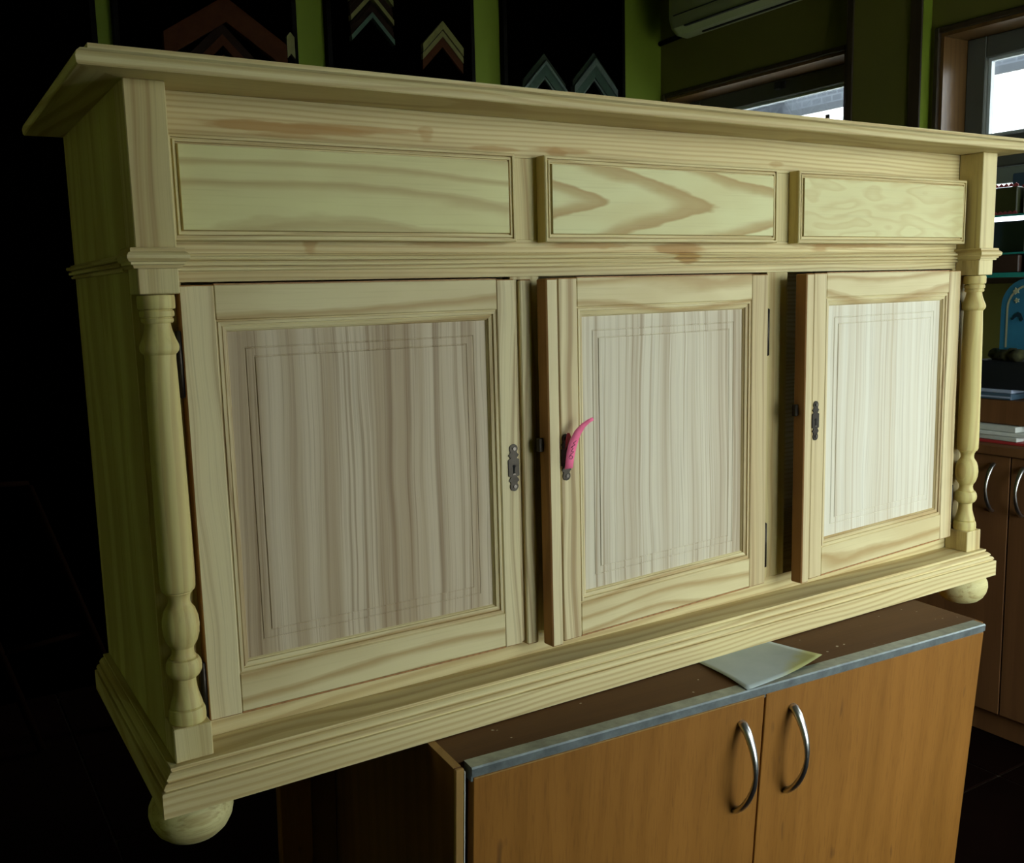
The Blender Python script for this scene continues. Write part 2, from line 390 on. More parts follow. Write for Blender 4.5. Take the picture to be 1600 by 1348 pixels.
def glass_mat(name, tint, glossy=0.06, rough=0.02):
    m = bpy.data.materials.new(name); m.use_nodes = True
    nt = m.node_tree; nt.nodes.clear()
    out = nt.nodes.new('ShaderNodeOutputMaterial')
    tr = nt.nodes.new('ShaderNodeBsdfTransparent'); tr.inputs[0].default_value = (*tint, 1)
    gl = nt.nodes.new('ShaderNodeBsdfGlossy'); gl.inputs['Roughness'].default_value = rough
    fr = nt.nodes.new('ShaderNodeFresnel'); fr.inputs[0].default_value = 1.45
    mul = nt.nodes.new('ShaderNodeMath'); mul.operation = 'MULTIPLY'; mul.inputs[1].default_value = glossy / 0.04
    mul.use_clamp = True
    mx = nt.nodes.new('ShaderNodeMixShader')
    nt.links.new(fr.outputs[0], mul.inputs[0]); nt.links.new(mul.outputs[0], mx.inputs[0])
    nt.links.new(tr.outputs[0], mx.inputs[1]); nt.links.new(gl.outputs[0], mx.inputs[2])
    nt.links.new(mx.outputs[0], out.inputs[0])
    return m
M['glass'] = glass_mat('window_glass', (0.95, 0.97, 0.97), 0.03)
M['glass_shelf'] = glass_mat('green_shelf_glass', (0.55, 0.85, 0.80), 0.05)
M['glass_edge'] = plain('green_glass_edge', (0.03, 0.30, 0.26), 0.15, 0, 0.2, 30)

# ------------------------------------------------------------------ mesh helpers
class MB:
    """collects faces with material slots; build() links them as one mesh object"""
    def __init__(s):
        s.v, s.f, s.mi, s.sm, s.mats = [], [], [], [], []
    def slot(s, m):
        if m not in s.mats: s.mats.append(m)
        return s.mats.index(m)
    def add(s, verts, faces, mat, smooth=False):
        o = len(s.v); k = s.slot(mat)
        s.v += [tuple(p) for p in verts]
        for f in faces:
            s.f.append(tuple(i + o for i in f)); s.mi.append(k); s.sm.append(smooth)
        return s
    def box(s, x0, x1, y0, y1, z0, z1, mat, bev=0.0, edge=None, dirs=()):
        """box with chamfered edges; edge = material of side faces and chamfers"""
        b = min(bev, (x1 - x0) * .45, (y1 - y0) * .45, (z1 - z0) * .45)
        if b <= 0:
            v = [(x, y, z) for z in (z0, z1) for y in (y0, y1) for x in (x0, x1)]
            return s.add(v, [(0, 2, 3, 1), (4, 5, 7, 6), (0, 1, 5, 4), (2, 6, 7, 3), (0, 4, 6, 2), (1, 3, 7, 5)], mat)
        bm = bmesh.new()
        bmesh.ops.create_cube(bm, size=1.0)
        for v in bm.verts:
            v.co = Vector((x0 + (v.co.x + .5) * (x1 - x0), y0 + (v.co.y + .5) * (y1 - y0), z0 + (v.co.z + .5) * (z1 - z0)))
        bmesh.ops.bevel(bm, geom=bm.edges[:], offset=b, segments=1, affect='EDGES')
        bm.normal_update()
        bm.verts.ensure_lookup_table()
        vs = [tuple(v.co) for v in bm.verts]
        main, side = [], []
        for f in bm.faces:
            (side if edge and any(f.normal.dot(Vector(d)) > .5 for d in dirs) and f.normal.y > -.9 else main).append(tuple(v.index for v in f.verts))
        bm.free()
        s.add(vs, main, mat)
        if side: s.add(vs, side, edge)
        return s
    def lathe(s, prof, cx, cy, mat, seg=28, smooth=True):
        v, f = [], []
        for (r, z) in prof:
            for i in range(seg):
                a = 2 * math.pi * i / seg
                v.append((cx + r * math.cos(a), cy + r * math.sin(a), z))
        for j in range(len(prof) - 1):
            up = prof[j + 1][1] > prof[j][1] or True
            for i in range(seg):
                k = (i + 1) % seg
                f.append((j * seg + i, j * seg + k, (j + 1) * seg + k, (j + 1) * seg + i))
        f.append(tuple(range(seg - 1, -1, -1)))
        f.append(tuple((len(prof) - 1) * seg + i for i in range(seg)))
        return s.add(v, f, mat, smooth)
    def sweep(s, prof, path, mat, mats=None, closed=False, smooth=False):
        """prof: closed list of (outward offset, z); path: list of ((x, y), (mx, my)) corners with mitre vectors"""
        n = len(prof); v, f = [], []
        for (c, m) in path:
            for (o, z) in prof:
                v.append((c[0] + m[0] * o, c[1] + m[1] * o, z))
        segs = len(path) if closed else len(path) - 1
        for i in range(segs):
            a, b = i * n, ((i + 1) % len(path)) * n
            ff = [(a + j, a + (j + 1) % n, b + (j + 1) % n, b + j) for j in range(n)]
            s.add(v, ff, mats[i] if mats else mat, smooth)
        if not closed:
            s.add(v, [tuple(range(n - 1, -1, -1)), tuple(segs * n + j for j in range(n))], mats[0] if mats else mat)
        return s
    def rings(s, rects, mh, mv, cap=None):
        """nested rectangles (x0, x1, z0, z1, y): stepped mouldings round a field, seen from -y"""
        v = []
        for (x0, x1, z0, z1, y) in rects:
            v += [(x0, y, z0), (x1, y, z0), (x1, y, z1), (x0, y, z1)]
        for i in range(len(rects) - 1):
            a, b = i * 4, i * 4 + 4
            s.add(v, [(a, a + 1, b + 1, b), (a + 2, a + 3, b + 3, b + 2)], mh)
            s.add(v, [(a + 1, a + 2, b + 2, b + 1), (a + 3, a, b, b + 3)], mv)
        e = (len(rects) - 1) * 4
        if cap: s.add(v, [(e, e + 1, e + 2, e + 3)], cap)
        return s
    def tube(s, pts, radii, mat, seg=12, flat=None, up=Vector((1, 0, 0))):
        v, f = [], []
        n = len(pts)
        for i, p in enumerate(pts):
            p = Vector(p)
            d = (Vector(pts[min(i + 1, n - 1)]) - Vector(pts[max(i - 1, 0)])).normalized()
            a = up - d * up.dot(d); a.normalize()
            b = d.cross(a)
            ra, rb = radii[i] if isinstance(radii[i], tuple) else (radii[i], radii[i])
            for k in range(seg):
                t = 2 * math.pi * k / seg
                v.append(tuple(p + a * (ra * math.cos(t)) + b * (rb * math.sin(t))))
        for i in range(n - 1):
            for k in range(seg):
                q = (k + 1) % seg
                f.append((i * seg + k, i * seg + q, (i + 1) * seg + q, (i + 1) * seg + k))
        f.append(tuple(range(seg - 1, -1, -1)))
        f.append(tuple((n - 1) * seg + k for k in range(seg)))
        return s.add(v, f, mat, True)
    def prism(s, pts, y0, y1, mat, axis='Y', side=None):
        """outline extruded along an axis; pts are (x, z) for Y, (y, z) for X, (x, y) for Z"""
        def P(p, d):
            return {'Y': (p[0], d, p[1]), 'X': (d, p[0], p[1]), 'Z': (p[0], p[1], d)}[axis]
        n = len(pts)
        v = [P(p, y0) for p in pts] + [P(p, y1) for p in pts]
        s.add(v, [tuple(range(n)), tuple(range(2 * n - 1, n - 1, -1))], mat)
        s.add(v, [(i, (i + 1) % n, n + (i + 1) % n, n + i) for i in range(n)], side or mat)
        return s
    def build(s, name, parent=None, off=(0, 0, 0), loc=(0, 0, 0), rz=0.0, fix=True):
        me = bpy.data.meshes.new(name)
        me.from_pydata([(x - off[0], y - off[1], z - off[2]) for x, y, z in s.v], [], s.f)
        for m in s.mats: me.materials.append(m)
        for p, k, sm in zip(me.polygons, s.mi, s.sm):
            p.material_index = k; p.use_smooth = sm
        if fix:
            bm = bmesh.new(); bm.from_mesh(me)
            bmesh.ops.recalc_face_normals(bm, faces=bm.faces[:])
            bm.to_mesh(me); bm.free()
        me.update()
        o = bpy.data.objects.new(name, me)
        COL.objects.link(o)
        if parent: o.parent = parent
        o.location = loc
        o.rotation_euler = (0, 0, rz)
        return o

def tag(o, label=None, cat=None, group=None, kind=None):
    if label: o['label'] = label
    if cat: o['category'] = cat
    if group: o['group'] = group
    if kind: o['kind'] = kind
    return o
def thing(name, label, cat, loc=(0, 0, 0), rz=0.0, group=None):
    o = bpy.data.objects.new(name, None)
    o.empty_display_size = 0.1
    COL.objects.link(o)
    o.location = loc; o.rotation_euler = (0, 0, rz)
    return tag(o, label, cat, group)
def smooth_by_angle(o, ang=35):
    me = o.data
    for p in me.polygons: p.use_smooth = True
    bm = bmesh.new(); bm.from_mesh(me)
    for e in bm.edges:
        if len(e.link_faces) == 2 and e.calc_face_angle(0) > R(ang): e.smooth = False
    bm.to_mesh(me); bm.free()
    return o

# ================================================================== THE SETTING
# ---- floor with separate tiles
fl = MB(); fl.box(LX - .2, WX + WT, FY - .2, BY + .2, FZ - .12, FZ - .004, M['grout'])
floor = tag(fl.build('floor'), kind='structure')
TP = 0.545
tile_me = None
ty = 1.44 - TP * 9
while ty < BY:
    tx = 0.12 - TP * 5
    while tx < WX:
        x0, x1 = max(tx + .003, LX), min(tx + TP - .003, WX)
        y0, y1 = max(ty + .003, FY), min(ty + TP - .003, BY)
        if x1 - x0 > .02 and y1 - y0 > .02:
            t = MB(); t.box(x0, x1, y0, y1, FZ - .006, FZ, M['tile'], .002)
            t.build('tile', floor)
        tx += TP
    ty += TP
tag(MB().box(LX - .2, WX + WT, FY - .2, BY + .2, CZ, CZ + .12, M['ceil']).build('ceiling'), kind='structure')
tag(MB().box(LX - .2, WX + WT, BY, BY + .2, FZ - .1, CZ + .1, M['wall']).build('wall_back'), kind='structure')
tag(MB().box(LX - .2, LX, FY - .2, BY, FZ - .1, CZ + .1, M['wall_bounce']).build('wall_left'), kind='structure')
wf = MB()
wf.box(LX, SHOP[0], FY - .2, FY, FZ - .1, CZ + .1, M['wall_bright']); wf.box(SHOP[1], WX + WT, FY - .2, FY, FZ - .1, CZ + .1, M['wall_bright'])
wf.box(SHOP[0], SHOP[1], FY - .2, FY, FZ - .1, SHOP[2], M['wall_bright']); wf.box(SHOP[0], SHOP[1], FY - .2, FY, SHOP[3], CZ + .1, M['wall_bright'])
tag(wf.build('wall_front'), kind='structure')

# ---- window wall, pierced by three deep openings
ww = MB()
ys = sorted(WINDOWS, key=lambda w: w[0])
edge = FY
for (a, b, c, d) in ys:
    ww.box(WX, WX + WT, edge, a, FZ - .1, CZ + .1, M['wall_backlit'])
    ww.box(WX, WX + WT, a, b, FZ - .1, c, M['wall_backlit'])
    ww.box(WX, WX + WT, a, b, d, CZ + .1, M['wall_backlit'])
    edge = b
ww.box(WX, WX + WT, edge, BY, FZ - .1, CZ + .1, M['wall_backlit'])
tag(ww.build('wall_right'), kind='structure')

def window(idx, a, b, c, d, transom=None, mullion=None, handle=None):
    fx = WX + 0.135                                         # room face of the sash
    root = MB()                                             # architrave round the opening, the window itself
    w = .020
    root.box(WX - .014, WX + .004, a - w, a, c - w, d + w, M['dark_wood'], .003)
    root.box(WX - .014, WX + .004, b, b + w, c - w, d + w, M['dark_wood'], .003)
    root.box(WX - .014, WX + .004, a, b, d, d + w, M['dark_wood'], .003)
    root.box(WX - .030, WX + .004, a, b, c - w, c, M['dark_wood'], .003)
    o = tag(root.build('window_%d' % idx), kind='structure')
    li = MB(); t = .012
    li.box(WX, WX + WT, a, a + t, c, d, M['lining'])
    li.box(WX, WX + WT, b - t, b, c, d, M['lining'])
    li.box(WX, WX + WT, a + t, b - t, d - t, d, M['lining'])
    li.box(WX, WX + WT, a + t, b - t, c, c + t, M['lining'])
    li.build('window_lining', o)
    a2, b2, c2, d2 = a + t, b - t, c + t, d - t
    f = MB(); s = .075
    f.box(fx, fx + .06, a2, a2 + s, c2, d2, M['sash'], .004)
    f.box(fx, fx + .06, b2 - s, b2, c2, d2, M['sash'], .004)
    f.box(fx, fx + .06, a2 + s, b2 - s, d2 - s, d2, M['sash'], .004)
    f.box(fx, fx + .06, a2 + s, b2 - s, c2, c2 + s, M['sash'], .004)
    cells = [(a2 + s, b2 - s, c2 + s, d2 - s)]
    if transom:
        z0, z1 = transom
        f.box(fx, fx + .06, a2 + s, b2 - s, z0, z1, M['sash'], .004)
        y0, y1, q0, q1 = cells[0]
        cells = [(y0, y1, q0, z0), (y0, y1, z1, q1)]
    f.build('window_frame', o)
    for (y0, y1, z0, z1) in cells:
        bd = MB(); e = .011
        for q in ((y0, y0 + e, z0, z1), (y1 - e, y1, z0, z1), (y0 + e, y1 - e, z0, z0 + e), (y0 + e, y1 - e, z1 - e, z1)):
            bd.box(fx + .018, fx + .036, *q, M['bead'])
        bd.build('glazing_bead', o)
        MB().box(fx + .036, fx + .040, y0, y1, z0, z1, M['glass']).build('pane', o)
    if handle:
        hy, hz = handle
        h = MB(); h.box(fx - .010, fx, hy - .03, hy + .03, hz - .018, hz + .012, M['slot'], .003)
        h.box(fx - .030, fx - .010, hy - .020, hy + .016, hz - .022, hz + .010, M['slot'], .004)
        h.build('window_catch', o)
    return o
window(1, *WINDOWS[0], handle=(1.98, 1.455))
window(2, *WINDOWS[1], transom=(0.99, 1.10))
w2o = bpy.data.objects['window_2']
MB().box(WX + .130, WX + .165, .10, 1.02, .930, .985, M['sash_light'], .003).build('cross_rail', w2o)
window(3, *WINDOWS[2], transom=(0.99, 1.10))
sw = MB(); e = .07; y0_, y1_ = FY - .14, FY - .08
sw.box(SHOP[0], SHOP[0] + e, y0_, y1_, SHOP[2], SHOP[3], M['sash'], .004); sw.box(SHOP[1] - e, SHOP[1], y0_, y1_, SHOP[2], SHOP[3], M['sash'], .004)
sw.box(SHOP[0] + e, SHOP[1] - e, y0_, y1_, SHOP[2], SHOP[2] + e, M['sash'], .004); sw.box(SHOP[0] + e, SHOP[1] - e, y0_, y1_, SHOP[3] - e, SHOP[3], M['sash'], .004)
swo = tag(sw.build('window_4'), kind='structure')
MB().box(SHOP[0] + e, SHOP[1] - e, FY - .112, FY - .108, SHOP[2] + e, SHOP[3] - e, M['glass']).build('pane', swo)
# dark upright strips on the window wall
pil = MB(); pil.box(WX - .05, WX, 1.152, 1.476, FZ, CZ, M['wall_backlit'])
pil.box(WX - .0495, WX, 1.150, 1.152, FZ, CZ, M['wall'])  # pillar side that catches the light, coloured with the lighter wall paint
tag(pil.build('wall_pillar'), kind='structure')
tag(MB().box(WX - .058, WX - .05, 1.446, 1.478, FZ, CZ, M['dark_wood'], .002).build('trim_1'), kind='structure')
tag(MB().box(WX - .058, WX - .05, 1.149, 1.198, FZ, CZ, M['dark_wood'], .002).build('trim_2'), kind='structure')

# ---- the street outside
ob = thing('brick_building', 'grey brick building with a white lower storey outside the windows', 'building', (12.0, 9.5, -0.95))
bo = (12.0, 9.5, -0.95)
MB().box(12.0, 18.0, 3.2, 18.0, 3.26, 7.5, M['brick']).build('brick_wall', ob, bo)
MB().box(12.02, 18.0, 3.25, 17.95, -0.95, 3.18, M['white_wall']).build('white_wall', ob, bo)
MB().box(11.95, 12.2, 3.2, 18.0, 3.17, 3.26, M['brick_band']).build('brick_course', ob, bo)
for wy in (4.55, 5.85, 7.7, 9.42, 10.9, 12.6, 14.4):
    for (z0, z1) in ((1.75, 3.10), (-0.3, 1.1)):
        f = MB(); y0, y1 = wy - .16, wy + .22
        f.box(11.98, 12.03, y0, y1, z1 - .06, z1, M['far_frame']); f.box(11.98, 12.03, y0, y1, z0, z0 + .06, M['far_frame'])
        f.box(11.98, 12.03, y0, y0 + .05, z0, z1, M['far_frame']); f.box(11.98, 12.03, y1 - .05, y1, z0, z1, M['far_frame'])
        wobj = f.build('window', ob, bo)
        MB().box(12.0, 12.022, y0 + .05, y1 - .05, z0 + .06, z1 - .06, M['far_glass']).build('pane', wobj, bo)
gd = MB(); gd.box(WX + WT + .005, 40, -30, 40, -1.1, -0.95, M['pavement']); gd.box(-30, WX + WT + .005, -30, FY - .205, -1.1, -0.95, M['pavement'])
tag(gd.build('street_ground'), kind='structure')

# ================================================================== SIDEBOARD
W, P = 1.60, 0.0447
ZB, ZBT, ZBLK, ZCB, ZC, ZT = .0535, .0951, .6073, .6358, .6585, .8388
F, DEP = .05, .442
SO = (0.80, 0.22, -0.062)
sb = thing('sideboard', 'bare sanded pine sideboard with drawers, doors and turned posts on the low cabinet', 'sideboard', SO)
def S(mb, name, parent=sb):
    return mb.build(name, parent, SO if parent is sb else (0, 0, 0))
UPATH = [((0, DEP), (-1, 0)), ((0, 0), (-1, -1)), ((W, 0), (1, -1)), ((W, DEP), (1, 0))]
UM = [M['pine_y'], M['pine_x'], M['pine_y']]
# top board: moulded nose on three sides
tb = MB()
PX = .0
top_prof = [(-.02, ZT), (.045, ZT), (.0465, ZT + .0015), (.0472, ZT + .008), (.0455, ZT + .0135), (.041, ZT + .0175), (.035, ZT + .0190),
            (.0325, ZT + .0190), (.0325, ZT + .0245), (-.02, ZT + .0245)]
tpath = [((-.005, DEP + .01), (-1, 0)), ((-.005, 0), (-1, -1)), ((W + .005, 0), (1, -1)), ((W + .005, DEP + .01), (1, 0))]
tb.sweep(top_prof, tpath, None, [M['pine_y'], M['pine_x'], M['pine_y']])
tb.box(.012, W - .012, .016, DEP + .01, ZT + .0005, ZT + .0245, M['pine_x'])
S(tb, 'top_board')
# side panels made of upright staves, back, bottom
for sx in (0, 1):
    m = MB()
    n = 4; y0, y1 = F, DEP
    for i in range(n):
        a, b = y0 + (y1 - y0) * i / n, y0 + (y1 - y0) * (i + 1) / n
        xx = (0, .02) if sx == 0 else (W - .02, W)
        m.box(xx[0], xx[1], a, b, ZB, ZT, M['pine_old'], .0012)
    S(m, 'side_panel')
S(MB().box(.02, W - .02, DEP - .012, DEP, ZB, ZT, M['pine_x']), 'back_panel')
S(MB().box(.02, W - .02, F + .02, DEP - .012, ZB + .004, ZB + .022, M['pine_x']), 'bottom_board')
S(MB().box(.02, W - .02, F + .02, DEP - .012, .634, .650, M['pine_x']), 'shelf_board')
# plinth with ogee moulding
pl = MB()
pl_prof = [(-.075, 0), (.0224, 0), (.0224, .0300), (.0216, .0308), (.0178, .0310), (.0178, .0328), (.0198, .0336), (.0190, .0362), (.0165, .0388), (.0132, .0396), (.0132, .0412), (.0150, .0420),
           (.0142, .0440), (.0115, .0468), (.0090, .0482), (.0070, .0486), (.0070, .0500), (.0082, .0506), (.0080, ZB), (-.075, ZB)]
pl.sweep(pl_prof, UPATH, None, UM)
pl.box(.06, W - .06, .06, DEP, .012, ZB - .001, M['pine_x'])
S(pl, 'plinth')
# bun feet
for (fx, fy) in ((.022, .040), (1.590, .032), (.06, DEP - .05), (W - .06, DEP - .05)):
    m = MB()
    m.lathe([(.030, .004), (.036, -.002), (.0455, -.008), (.050, -.018), (.0508, -.027), (.0485, -.038), (.0425, -.049), (.034, -.057), (.026, -.0605), (.0, -.062)][:-1],
            fx, fy, M['pine_foot'], 36)
    S(m, 'bun_foot')
# face frame
S(MB().box(0.045, W - .045, F, F + .02, .786, ZT, M['rail_stained']), 'frieze_rail')
S(MB().box(0.045, W - .045, F, F + .02, .6206, .672, M['midrail_stained']), 'middle_rail')
S(MB().box(0.045, W - .045, F, F + .02, ZB, .0835, M['pine_x'], .0008), 'bottom_rail')
for (a, b) in ((.5155, .5650), (1.0315, 1.0815)):
    S(MB().box(a, b, F + .0002, F + .02, .0835, .6206, M['pine_z'], .0008), 'frame_stile')
    S(MB().box(a - .02, b + .02, F + .0002, F + .02, .672, .786, M['pine_z'], .0008), 'frame_stile')
for (a, b) in ((.02, .058), (W - .054, W - .02)):
    S(MB().box(a, b, F + .0002, F + .02, .0835, .6206, M['pine_z'], .0008), 'frame_stile')
# waist moulding along the middle rail and the two sides
wm_prof = [(0, .6335), (.0045, .6335), (.0055, .6350), (.0055, .6368), (.0030, .6374), (.0030, .6386), (.0080, .6392), (.0086, .6412), (.0080, .6430), (.0045, .6436), (.0045, .6448), (.0105, .6456), (.0116, .6478), (.0105, .6502), (.0060, .6510), (.0050, .6532), (0, .6540)]
m = MB(); m.sweep(wm_prof, [((P, F), (0, -1)), ((W - P, F), (0, -1))], M['midrail_stained'])
S(m, 'waist_moulding')
for x, s in ((0, -1), (W, 1)):
    m = MB(); m.sweep([(o * 1.05, z) for o, z in wm_prof], [((x, F), (s, 0)), ((x, DEP), (s, 0))], M['pine_y'])
    S(m, 'waist_moulding')
# turned corner posts
bal = [(.0095, ZBT - .001), (.0205, ZBT), (.0216, .097), (.0218, .103), (.0214, .109), (.0200, .1125), (.0178, .1138), (.0190, .1150), (.0186, .1180), (.0160, .1260), (.0138, .1360), (.0130, .1450), (.0132, .1500),
       (.0150, .1508), (.0180, .1535), (.0205, .1585), (.0210, .1640), (.0202, .1695), (.0178, .1740), (.0150, .1752), (.0150, .1768), (.0136, .1790), (.0128, .1840), (.0134, .1885), (.0148, .1905), (.0180, .1955),
       (.0207, .2050), (.0216, .2150), (.0207, .2250), (.0180, .2345), (.0142, .2400), (.0128, .2430), (.0126, .2480), (.0136, .2530), (.0160, .2562), (.0160, .2575), (.0188, .2590), (.0200, .2630),
       (.0204, .2750), (.0202, .3200), (.0196, .3900), (.0188, .4600), (.0180, .5100), (.0172, .5330), (.0176, .5385), (.0196, .5405), (.0214, .5430), (.0220, .5465), (.0214, .5500), (.0185, .5570),
       (.0156, .5655), (.0144, .5720), (.0144, .5745), (.0168, .5750), (.0178, .5770), (.0178, .5795), (.0166, .5803), (.0166, .5812), (.0188, .5820), (.0192, .5850), (.0188, .5882), (.0172, .5890), (.0172, .5900), (.0200, .5908), (.0208, .5930), (.0208, .6030), (.0200, .6060), (.0150, .6076)]
cprof = [(0, ZCB), (.0040, ZCB), (.0045, .6390), (.0070, .6400), (.0072, .6425), (.0095, .6435), (.0114, .6465), (.0114, .6500), (.0092, .6530), (.0070, .6540), (.0070, .6575), (.0062, ZC), (0, ZC)]
for x0 in (0, W - P):
    x1 = x0 + P
    pm = MB(); pm.box(x0, x1, 0, F, ZC - .001, ZT, M['pine_z'], .0012)
    post = S(pm, 'corner_post')
    MB().box(x0, x1, 0, F, ZBLK, ZC - .001, M['pine_z'], .0012).build('neck_block', post, SO)
    MB().box(x0, x1, 0, F, ZB, ZBT, M['pine_z'], .0012).build('base_block', post, SO)
    c = MB(); c.sweep(cprof, [((x0, F), (-1, 0)), ((x0, 0), (-1, -1)), ((x1, 0), (1, -1)), ((x1, F), (1, 0))], None, [M['pine_y'], M['pine_x'], M['pine_y']])
    c.build('collar', post, SO)
    b = MB(); b.lathe(bal, x0 + P / 2, P / 2, M['pine_turned'], 32)
    smooth_by_angle(b.build('baluster', post, SO), 27)
    # lit front edge of the carcass behind the baluster
    a0, a1 = (0.0, .044) if x0 == 0 else (W - .044, W)
    MB().box(a0, a1, F - .006, F - .0003, ZBT, ZBLK, M['pine_z'], .0006).build('post_backing', post, SO)

# drawers
for i, (x0, yf) in enumerate(((.0485, .0275), (.5645, .0270), (1.081, .0262))):
    x1, z0, z1 = x0 + .467, .6682, .7885
    d = MB()
    yb = F - .0005
    def rc(i_, y): return (x0 + i_, x1 - i_, z0 + i_, z1 - i_, y)
    d.rings([rc(0, yb), rc(0, yf + .0025), rc(.0015, yf + .0010), rc(.0042, yf + .0010), rc(.0046, yf + .0050), rc(.0058, yf + .0050), rc(.0066, yf + .0016), rc(.0090, yf + .0016), rc(.0094, yf + .0052), rc(.0108, yf + .0052), rc(.0120, yf)],
            M['pine_x'], M['pine_z'], M['pine_drawer_%d' % (i + 1)])
    d.add([(x0, yb, z0), (x1, yb, z0), (x1, yb, z1), (x0, yb, z1)], [(0, 3, 2, 1)], M['pine_x'])
    dr = S(d, 'drawer')
    bxm = MB(); bxm.box(x0 + .03, x1 - .03, F + .0005, .38, z0 + .008, z1 - .012, M['pine_y'])
    bxm.build('drawer_box', dr, SO)

# doors
def circ(cx, cz, r, a0, a1, n=8):
    return [(cx + r * math.cos(R(a0 + (a1 - a0) * i / n)), cz + r * math.sin(R(a0 + (a1 - a0) * i / n))) for i in range(n + 1)]
def plate_outline(h=.034, flip=1):
    """ornamental keyhole plate: rings at both ends, waisted necks, square middle"""
    q = []
    q += [(.0090, -.0120), (.0090, .0115), (.0072, .0128), (.0050, .0135), (.0072, .0165), (.0085, .0190), (.0062, .0205), (.0055, .0225)]
    q += circ(0, .0275, .0068, -40, 220, 12)
    q += [(-x, z) for x, z in reversed(q[:8])]
    top = q
    low = [(x, -z) for x, z in reversed(q) if z > .0116]
    return top + low
def keyhole_plate(door, cx, cz, key=False):
    k = MB()
    k.prism([(cx + x, cz + z) for x, z in plate_outline()], -.0016, .0003, M['iron'])
    for s in (-1, 1):
        k.prism(circ(cx + .001, cz + s * .0275, .0026, 0, 330, 10), -.0028, -.0014, M['screw'])
    k.prism(circ(cx, cz + .002, .0024, 0, 330, 10), -.0022, -.0014, M['black_hole'])
    k.box(cx - .0012, cx + .0012, -.0022, -.0014, cz - .008, cz + .001, M['black_hole'])
    k.box(cx - .0024, cx + .0024, -.0024, -.0014, cz - .0105, cz - .0088, M['screw'])
    k.build('keyhole_plate', door)
def door(hinge, w, ang, free_side, locks, PN, z0=.0850, z1=.6168):
    """hinge side fixed at local x = 0; the leaf runs to +w or -w"""
    xa, xb = (0, w) if free_side == 'R' else (-w, 0)
    d = MB(); th = .0215; st = .0405; wt = .0415; wb = .050
    strip = .020
    if free_side == 'R': fl0, fl1 = xb - strip, xb; sl, sr = (xa, xa + st), (xb - .057, xb - strip - .008)
    else: fl0, fl1 = xa, xa + strip; sl, sr = (xa + strip + .003, xa + .057), (xb - st, xb)
    E, Z, X = M['pine_edge'], M['pine_stile'], M['pine_rail']
    tbd = [(0, 0, 1), (0, 0, -1)]
    d.box(sl[0], sl[1], 0, th, z0 - .002, z1, Z, .0014, E, tbd + ([(-1, 0, 0)] if free_side == 'R' else []))
    d.box(sr[0], sr[1], 0, th, z0 - .002, z1, Z, .0014, E, tbd + ([(1, 0, 0)] if free_side == 'L' else []))
    d.box(fl0, fl1, -.0020, th, z0 - .0055, z1 - .0006, Z, .0018, E, tbd + [(1 if free_side == 'R' else -1, 0, 0)])      # lipped strip on the closing edge
    if free_side == 'R': d.box(sr[1], fl0, .0045, th, z0, z1 - .001, Z)
    else: d.box(fl1, sl[0], .0025, th, z0, z1 - .001, Z)
    ix0, ix1, iz0, iz1 = sl[1], sr[0], z0 + wb, z1 - wt
    d.box(ix0, ix1, 0, th, z1 - wt, z1, X, .0012, None)
    d.box(ix0, ix1, 0, th, z0, z0 + wb, X, .0012, None)
    d.box(ix0, ix1, .0004, .006, z0 - .0022, z0 + .0002, E)
    d.box(ix0, ix1, .0004, .006, z1 - .0002, z1 + .0012, E)
    def rc(i_, y): return (ix0 + i_, ix1 - i_, iz0 + i_, iz1 - i_, y)
    d.rings([rc(-.001, .0005), rc(.0004, .0028), rc(.0016, .0028), rc(.0024, .0012), rc(.0056, .0014), rc(.0062, .0042), rc(.0072, .0042), rc(.0080, .0032), rc(.0118, .0044), rc(.0124, .0072), rc(.0132, .0072), rc(.0150, .0105)], X, Z)
    o = S(d, 'door')
    o.data.transform(Matrix.Translation(Vector(SO)))
    o.location = (hinge[0] - SO[0], hinge[1] - SO[1], -SO[2])
    o.rotation_euler = (0, 0, R(ang))
    p = MB()
    g = [rc(.0120, .0098)]
    for i_, y in ((.0140, .0098), (.034, .0096), (.0348, .0104), (.0356, .0104), (.0364, .0094), (.0450, .0092), (.0458, .0100), (.0466, .0100), (.0474, .0086)):
        g.append(rc(i_, y))
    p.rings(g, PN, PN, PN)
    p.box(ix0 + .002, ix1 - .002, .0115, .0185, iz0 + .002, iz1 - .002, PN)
    p.build('panel', o)
    cx = (xb - .0365) if free_side == 'R' else (xa + .0315)
    keyhole_plate(o, cx, locks)
    # lock bolt on the closing edge and hinges on the other
    b = MB()
    ex = xb if free_side == 'R' else xa
    s = 1 if free_side == 'R' else -1
    if ang: 
        b.box(min(ex, ex + s * .008), max(ex, ex + s * .008), .011, .019, locks + .010, locks + .030, M['iron'], .001)
        b.build('lock_bolt', o)
    hx = -.0035 if free_side == 'R' else .0035
    for hz in (.120, .525) if free_side == 'R' else (.150, .520):
        h = MB(); h.tube([(hx, .004, hz - .04), (hx, .004, hz - .0385), (hx, .004, hz + .0385), (hx, .004, hz + .04)], [.001, .0034, .0034, .001], M['iron'], 10, up=Vector((1, 0, 0)))
        h.box(min(hx, 0), max(hx, 0) + .0001, .004, .018, hz - .036, hz + .036, M['iron'])
        h.build('hinge', o)
    return o
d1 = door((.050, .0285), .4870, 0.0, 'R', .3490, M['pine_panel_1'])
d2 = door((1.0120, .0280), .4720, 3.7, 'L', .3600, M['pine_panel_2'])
d3 = door((1.5420, .0285), .4770, 3.9, 'L', .3650, M['pine_panel_3'])

